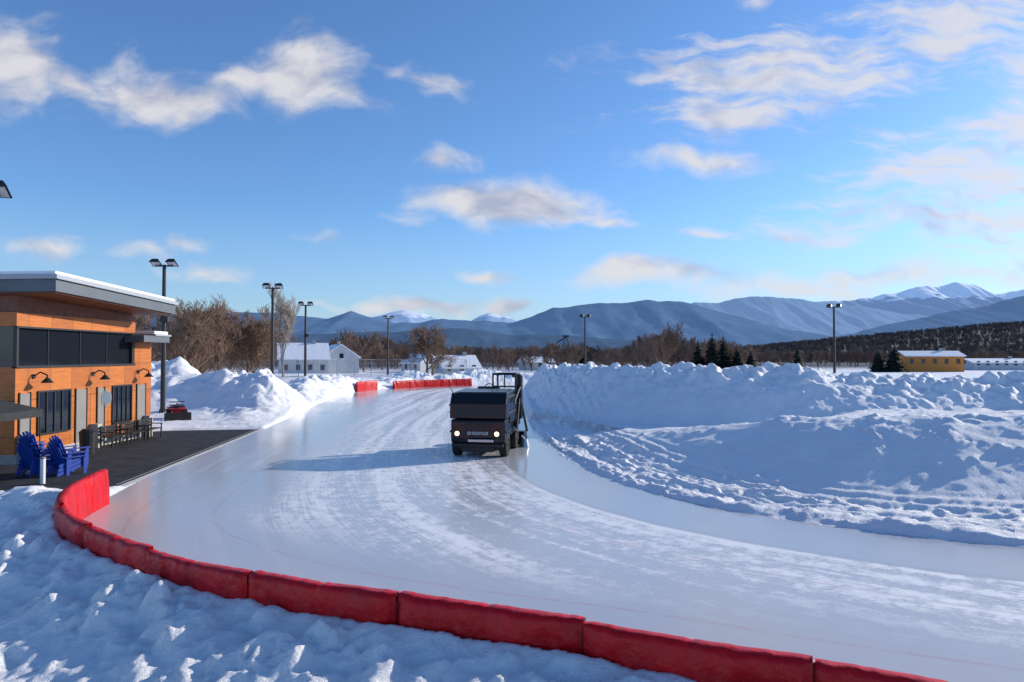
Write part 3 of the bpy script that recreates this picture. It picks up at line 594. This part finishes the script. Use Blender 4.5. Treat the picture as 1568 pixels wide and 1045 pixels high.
# ------------------------------------------------------------------ houses
siding=newmat('pale_siding',(.50,.52,.54),.7,noise=(1,.1)); tan=newmat('tan_siding',(.60,.22,.04),.7)
def house(name,x,y,w,dp,hw,hr,rz,wall,z=0):
    e=empty(name,(x,y,z),rz)
    prism_x('walls',[(-dp/2,-z),(-dp/2,hw),(0,hr-.15),(dp/2,hw),(dp/2,-z)],-w/2,w/2,wall,e)
    for s in (-1,1):
        o=.35; sl=(hr-hw)/(dp/2)
        a=(s*(dp/2+o),hw-sl*o); b_=(0,hr)
        V=[(-w/2-o,a[0],a[1]),(w/2+o,a[0],a[1]),(w/2+o,b_[0],b_[1]),(-w/2-o,b_[0],b_[1])]; V+=[(p[0],p[1],p[2]+.22) for p in V]
        meshobj('roof_%d'%(s+2),V,BF,roofsnow,e)
    k=max(2,int(w/2.2))
    boxes('windows',[(-w/2+(i+.5)*w/k-.4,-w/2+(i+.5)*w/k+.4,-dp/2-.03,-dp/2+.02,1.0,2.1) for i in range(k)],glass,e)
    boxes('gable_windows',[(sx*w/2-.03,sx*w/2+.03,-.4,.4,hw-.2,hw+.7) for sx in (-1,1)],glass,e)
    boxes('chimney',[(w*.2,w*.2+.6,-.3,.3,hr-.6,hr+.8)],conc,e)
house('farmhouse',-41,134,9,8,3.2,6.1,.35,siding); house('farmhouse',-36,140,9,7,3.5,5.9,-1.1,siding)
house('white_house',-10.5,128,7,7,1.6,3.7,.4,siding); house('white_house',-20,150,6,6,2.2,4.0,-.7,siding); house('white_house',6,170,7,6,2.2,3.4,.3,siding)
house('orange_cabin',95,156,12,7,2.7,3.7,-.15,tan,z=1.0); house('white_house',122,172,16,7,1.6,2.5,.0,siding,z=.4)
e=empty('ski_jump_tower',(31,400,0),0)
sg=[((-3,0,0),(0,0,15),.25),((5,0,0),(1,0,15),.25),((-4,0,12),(2.5,0,15.5),.4),((-4,0,12),(-7,0,8),.3)]+[((-3+.85*i,0,i*3.5),(5-.9*(i+1),0,(i+1)*3.5),.15) for i in range(4)]
tubes('frame',sg,newmat('weathered_steel',(.09,.09,.11),.7),e); boxes('cabin',[(-1.2,2.,-1,1,14.5,15.8)],newmat('tower_cabin',(.10,.10,.12),.7),e)
fe=empty('chain_link_fence'); gal=newmat('galvanised_wire',(.35,.36,.38),.5,metal=.6)
def fence(P,h=2.6):
    V=[];F=[]; W=[];G=[]
    for (ax,ay),(bx,by) in zip(P[:-1],P[1:]):
        L_=math.hypot(bx-ax,by-ay); n=int(L_/3)
        for i in range(n+1):
            t=i/n; x=ax+(bx-ax)*t; y=ay+(by-ay)*t; tube_geo(V,F,(x,y,0),(x,y,h),.05,.05,6,True)
        for z in (.9,h): tube_geo(V,F,(ax,ay,z),(bx,by,z),.03,.03,5)
        m_=int(L_/.28)
        for i in range(m_):
            t=i/m_; x=ax+(bx-ax)*t; y=ay+(by-ay)*t; t2=min(1,(i+h/.28)/m_); 
            tube_geo(W,G,(x,y,0),(ax+(bx-ax)*t2,ay+(by-ay)*t2,h),.008,.008,3); tube_geo(W,G,(x,y,h),(ax+(bx-ax)*t2,ay+(by-ay)*t2,0),.008,.008,3)
    meshobj('posts',V,F,gal,fe); meshobj('wire_mesh',W,G,gal,fe)
fence([(-42,88),(-30,96),(-18,112),(-8,120)],3.2)

# ------------------------------------------------------------------ mountains (real scale, kilometres away)
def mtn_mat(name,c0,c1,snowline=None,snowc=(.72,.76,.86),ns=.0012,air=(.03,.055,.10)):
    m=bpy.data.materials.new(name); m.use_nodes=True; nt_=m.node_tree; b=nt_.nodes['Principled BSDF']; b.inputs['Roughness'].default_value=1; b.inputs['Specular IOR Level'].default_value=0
    b.inputs['Emission Color'].default_value=(*air,1); b.inputs['Emission Strength'].default_value=1.0   # slope glow painted in as haze, standing in for air-light
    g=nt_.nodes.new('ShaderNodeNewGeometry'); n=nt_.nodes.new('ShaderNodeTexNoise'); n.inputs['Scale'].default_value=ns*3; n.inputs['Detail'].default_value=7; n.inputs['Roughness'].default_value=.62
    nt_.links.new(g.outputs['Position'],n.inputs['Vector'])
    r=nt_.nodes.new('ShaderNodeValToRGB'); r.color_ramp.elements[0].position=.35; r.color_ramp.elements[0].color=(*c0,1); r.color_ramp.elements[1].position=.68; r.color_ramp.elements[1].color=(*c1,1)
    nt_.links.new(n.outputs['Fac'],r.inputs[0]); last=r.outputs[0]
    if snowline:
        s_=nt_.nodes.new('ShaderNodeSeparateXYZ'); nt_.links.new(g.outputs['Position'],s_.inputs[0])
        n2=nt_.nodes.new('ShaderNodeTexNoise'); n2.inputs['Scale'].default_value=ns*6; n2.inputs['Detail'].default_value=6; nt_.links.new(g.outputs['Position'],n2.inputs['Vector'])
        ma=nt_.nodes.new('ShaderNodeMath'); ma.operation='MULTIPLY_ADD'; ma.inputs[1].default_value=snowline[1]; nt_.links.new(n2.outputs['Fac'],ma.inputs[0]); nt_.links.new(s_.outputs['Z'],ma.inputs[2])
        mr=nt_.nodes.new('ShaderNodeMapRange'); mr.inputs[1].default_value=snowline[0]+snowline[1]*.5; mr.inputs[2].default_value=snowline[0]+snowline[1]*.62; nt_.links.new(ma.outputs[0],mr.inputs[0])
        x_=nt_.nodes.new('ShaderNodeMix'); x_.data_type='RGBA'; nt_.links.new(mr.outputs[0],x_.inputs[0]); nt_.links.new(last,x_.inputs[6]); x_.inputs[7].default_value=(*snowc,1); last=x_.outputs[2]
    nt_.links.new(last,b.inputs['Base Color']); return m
def mountains(name,D,prof,depth,mat,rug=.2,seed=0,nxs=420,nys=60):
    s=np.linspace(prof[0][0],prof[-1][0],nxs); H=np.interp(s,[p[0] for p in prof],[p[1] for p in prof])*D
    H=H+ (fbm(s*40,s*0+seed,4,seed%4))*D*.006
    qv=np.linspace(0,1.35,nys); S,Q=np.meshgrid(s,qv); HH=np.tile(H,(nys,1)); Xm=S*D; Ym=D-(1-Q)*depth
    env=np.where(Q<1,Q**1.15,1-(Q-1)*1.8)
    wav=ridged(Xm/(D*.05)+Q*.4,Q*1.6+seed,5,seed%4)-.6
    Zm=-60+(HH+60)*env+wav*rug*(HH+60)*np.clip(Q*(1.02-Q)*4,0,1)
    i_=np.arange(Xm.size).reshape(Xm.shape); qq=np.stack([i_[:-1,:-1],i_[:-1,1:],i_[1:,1:],i_[1:,:-1]],-1).reshape(-1,4)
    fastmesh(name,np.stack([Xm,Ym,Zm],-1).reshape(-1,3),qq,mat)
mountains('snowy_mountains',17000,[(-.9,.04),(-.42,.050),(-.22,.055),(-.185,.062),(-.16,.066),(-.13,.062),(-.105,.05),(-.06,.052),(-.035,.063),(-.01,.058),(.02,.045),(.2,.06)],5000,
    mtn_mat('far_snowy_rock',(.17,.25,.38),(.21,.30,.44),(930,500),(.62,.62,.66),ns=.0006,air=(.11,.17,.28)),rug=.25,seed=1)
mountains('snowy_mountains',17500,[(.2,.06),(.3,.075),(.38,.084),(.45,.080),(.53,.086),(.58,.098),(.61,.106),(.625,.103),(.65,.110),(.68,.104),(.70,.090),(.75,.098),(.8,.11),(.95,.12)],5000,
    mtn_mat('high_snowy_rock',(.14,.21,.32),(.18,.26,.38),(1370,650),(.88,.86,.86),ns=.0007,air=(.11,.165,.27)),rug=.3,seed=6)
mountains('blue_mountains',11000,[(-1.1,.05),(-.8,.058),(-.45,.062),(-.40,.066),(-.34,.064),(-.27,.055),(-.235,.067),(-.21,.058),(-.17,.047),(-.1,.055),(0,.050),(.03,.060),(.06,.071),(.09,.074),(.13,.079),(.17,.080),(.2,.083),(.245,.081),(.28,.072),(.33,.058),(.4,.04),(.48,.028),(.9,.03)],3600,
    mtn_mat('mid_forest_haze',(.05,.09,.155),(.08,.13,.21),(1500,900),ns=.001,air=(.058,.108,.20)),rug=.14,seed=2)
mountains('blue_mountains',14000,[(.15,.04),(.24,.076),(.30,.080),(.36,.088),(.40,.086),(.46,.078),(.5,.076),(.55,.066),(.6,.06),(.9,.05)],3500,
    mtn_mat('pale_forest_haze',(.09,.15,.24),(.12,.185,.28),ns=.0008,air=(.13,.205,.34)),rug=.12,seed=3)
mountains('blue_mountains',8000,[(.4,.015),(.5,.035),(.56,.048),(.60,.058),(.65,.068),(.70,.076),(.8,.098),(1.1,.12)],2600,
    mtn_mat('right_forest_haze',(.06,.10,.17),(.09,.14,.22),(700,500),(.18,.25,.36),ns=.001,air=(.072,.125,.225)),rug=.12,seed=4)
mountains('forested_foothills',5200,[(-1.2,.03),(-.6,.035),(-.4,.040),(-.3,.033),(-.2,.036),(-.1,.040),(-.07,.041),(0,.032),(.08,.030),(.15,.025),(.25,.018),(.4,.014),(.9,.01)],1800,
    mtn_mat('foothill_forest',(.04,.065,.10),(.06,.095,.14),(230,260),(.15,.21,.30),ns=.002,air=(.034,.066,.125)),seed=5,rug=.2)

# ------------------------------------------------------------------ world : sky with clouds
w=bpy.data.worlds.new('World'); scene.world=w; w.use_nodes=True; nt=w.node_tree; nt.nodes.clear()
w.cycles.sampling_method='MANUAL'; w.cycles.sample_map_resolution=512
sky=N(nt,'ShaderNodeTexSky'); sky.sky_type='NISHITA'; sky.sun_disc=False; sky.sun_elevation=math.radians(SUN_EL)
sky.sun_rotation=math.atan2(SUN_DIR_H.x,SUN_DIR_H.y); sky.air_density=1.0; sky.dust_density=.4; sky.ozone_density=2.5; sky.altitude=300
bgs=N(nt,'ShaderNodeBackground'); bgs.inputs['Strength'].default_value=.15
def VM(op,a,b=None,sc=None):
    n=N(nt,'ShaderNodeVectorMath',operation=op)
    for i,v in enumerate((a,b)):
        if v is None: continue
        if isinstance(v,tuple): n.inputs[i].default_value=v
        else: nt.links.new(v,n.inputs[i])
    if sc is not None: n.inputs['Scale'].default_value=sc
    return n
nt.links.new(VM('MULTIPLY',sky.outputs[0],(.70,.94,1.23)).outputs[0],bgs.inputs['Color'])
tc=N(nt,'ShaderNodeTexCoord'); sp=N(nt,'ShaderNodeSeparateXYZ'); nt.links.new(tc.outputs['Generated'],sp.inputs[0])
yy_=M('MAXIMUM',sp.outputs['Y'],.08); s_=M('DIVIDE',sp.outputs['X'],yy_); t_=M('DIVIDE',sp.outputs['Z'],yy_)
cv_=N(nt,'ShaderNodeCombineXYZ'); nt.links.new(s_,cv_.inputs[0]); nt.links.new(t_,cv_.inputs[1])
def NZ(vec,scale,detail,rough=.55,stretch=(1,1,1),rot=0,off=(0,0,0)):
    mp=N(nt,'ShaderNodeMapping'); mp.inputs['Scale'].default_value=stretch; mp.inputs['Rotation'].default_value=(0,0,rot); mp.inputs['Location'].default_value=off
    nt.links.new(vec,mp.inputs[0]); n=N(nt,'ShaderNodeTexNoise',i_Scale=scale,i_Detail=detail,i_Roughness=rough); n.noise_dimensions='2D'; nt.links.new(mp.outputs[0],n.inputs['Vector']); return n
wn=NZ(cv_.outputs[0],8.,2.); wv=VM('SCALE',VM('SUBTRACT',wn.outputs['Color'],(.5,.5,.5)).outputs[0],sc=.05).outputs[0]
wp=VM('ADD',cv_.outputs[0],wv).outputs[0]
CL=[(-.55,.39,.13,.055,-.1,1.),(-.46,.375,.11,.04,.0,1.),(-.31,.415,.11,.07,.1,1.3),(-.41,.40,.11,.04,0,.9),(-.65,.40,.10,.035,-.4,.8),(-.74,.44,.08,.08,0,1.2),(-.26,.385,.08,.025,-.3,.7),
    (-.13,.405,.10,.024,-.2,.7),(-.11,.29,.06,.02,.05,.9),
    (.01,.225,.17,.042,-.05,1.6),(.05,.215,.14,.028,-.08,1.3),(.14,.195,.08,.016,-.05,.9),(-.15,.20,.05,.018,0,.5),
    (.16,.122,.13,.022,.03,1.),(.26,.115,.10,.018,0,.7),(-.03,.112,.06,.014,0,.9),(-.13,.070,.13,.016,0,1.1),(.0,.072,.06,.016,0,1.1),(-.30,.07,.09,.010,0,.6),
    (.27,.29,.12,.020,-.05,.75),(.16,.44,.08,.02,0,.5),(.29,.178,.08,.011,-.05,.8),
    (-.70,.157,.06,.022,0,.7),(-.54,.155,.045,.018,0,.55),(-.49,.165,.045,.015,0,.6),(-.45,.12,.10,.016,-.1,.6),(-.27,.17,.04,.012,0,.5),(.37,.52,.03,.018,0,.7),
    (.42,.095,.14,.018,0,.6),(.62,.12,.26,.022,.03,.8)]
CW=[(.38,.41,.24,.08,.15,1.05),(.31,.345,.13,.035,.15,1.1),(.50,.43,.18,.06,.25,.9),(.66,.48,.22,.09,.3,1.1),(.68,.27,.20,.07,.05,1.25),(.76,.34,.14,.07,.3,1.1),(.50,.19,.16,.03,0,.7),(.70,.20,.22,.045,0,1.),(.76,.15,.18,.03,0,.9),(.30,.455,.12,.014,.12,.7),(.80,.42,.12,.09,.2,.8)]
def accum(L_,vec):
    acc=None
    for (a,b_,ra,rb,rt,st_) in L_:
        mp=N(nt,'ShaderNodeMapping',vector_type='TEXTURE'); mp.inputs['Location'].default_value=(a,b_,0); mp.inputs['Rotation'].default_value=(0,0,rt); mp.inputs['Scale'].default_value=(ra,rb,1); nt.links.new(vec,mp.inputs[0])
        ln_=VM('LENGTH',mp.outputs[0]).outputs['Value']; v=M('MULTIPLY_ADD',ln_,-st_,st_)
        acc=v if acc is None else M('MAXIMUM',acc,v)
    return acc
front=MR(sp.outputs['Y'],.08,.16)
A=M('MAXIMUM',accum(CL,wp),-1.); Bq=M('MAXIMUM',accum(CW,wp),-1.)
nA=NZ(wp,8.,6.,.58,(1,1.9,1)); nA2=NZ(wp,8.,3.,.5,(1,1.9,1),off=(-.02,-.05,0)); nB=NZ(wp,6.,7.,.60,(1,5.2,1),rot=-.22); nB2=NZ(wp,24.,5.,.6,(1,2.8,1),rot=-.15)
dA=MR(M('ADD',A,M('MULTIPLY',M('SUBTRACT',nA.outputs['Fac'],.5),1.9)),-.08,1.0)
dB=MR(M('ADD',Bq,M('ADD',M('MULTIPLY',M('SUBTRACT',nB.outputs['Fac'],.5),2.7),M('MULTIPLY',M('SUBTRACT',nB2.outputs['Fac'],.5),.9))),-.15,1.15)
dens=M('MULTIPLY',M('MAXIMUM',M('MULTIPLY',dA,.90),M('MULTIPLY',dB,.84)),front)
hz_=M('MULTIPLY',MR(sp.outputs['Z'],.0,.20,.75,.0,False),MR(s_,-.6,.8,.55,1.,False)); 
lit=M('ADD',M('MULTIPLY',M('SUBTRACT',nA.outputs['Fac'],nA2.outputs['Fac']),3.0),.66)
lit=M('ADD',lit,M('ADD',M('MULTIPLY',M('SUBTRACT',1.,dA),.2),MR(s_,.2,.6,0,.3)),clamp=True)
cc=N(nt,'ShaderNodeMix',data_type='RGBA'); nt.links.new(lit,cc.inputs[0]); cc.inputs[6].default_value=(.48,.51,.64,1); cc.inputs[7].default_value=(.84,.82,.84,1)
bgc=N(nt,'ShaderNodeBackground'); bgc.inputs['Strength'].default_value=.92; nt.links.new(cc.outputs[2],bgc.inputs['Color'])
bgh=N(nt,'ShaderNodeBackground'); bgh.inputs['Color'].default_value=(.46,.58,.76,1); bgh.inputs['Strength'].default_value=.95
m1=N(nt,'ShaderNodeMixShader'); nt.links.new(hz_,m1.inputs[0]); nt.links.new(bgs.outputs[0],m1.inputs[1]); nt.links.new(bgh.outputs[0],m1.inputs[2])
m2=N(nt,'ShaderNodeMixShader'); nt.links.new(dens,m2.inputs[0]); nt.links.new(m1.outputs[0],m2.inputs[1]); nt.links.new(bgc.outputs[0],m2.inputs[2])
wo=N(nt,'ShaderNodeOutputWorld'); nt.links.new(m2.outputs[0],wo.inputs[0])

# sun
sl=bpy.data.lights.new('sun','SUN'); sl.energy=5.0; sl.angle=math.radians(.5); sl.color=(1,.92,.80); so_=bpy.data.objects.new('sun',sl); COL.objects.link(so_)
e_=math.radians(SUN_EL); dv=Vector((SUN_DIR_H.x*math.cos(e_),SUN_DIR_H.y*math.cos(e_),math.sin(e_))); so_.rotation_euler=dv.to_track_quat('Z','Y').to_euler(); so_.location=(30,10,30)
# camera
cam=bpy.data.cameras.new('camera'); cam.lens=24; cam.sensor_width=36; cam.clip_end=60000; cam.clip_start=.1
co_=bpy.data.objects.new('camera',cam); co_.location=(0,0,3.8); co_.rotation_euler=(math.radians(90+1.23),0,0); COL.objects.link(co_); scene.camera=co_
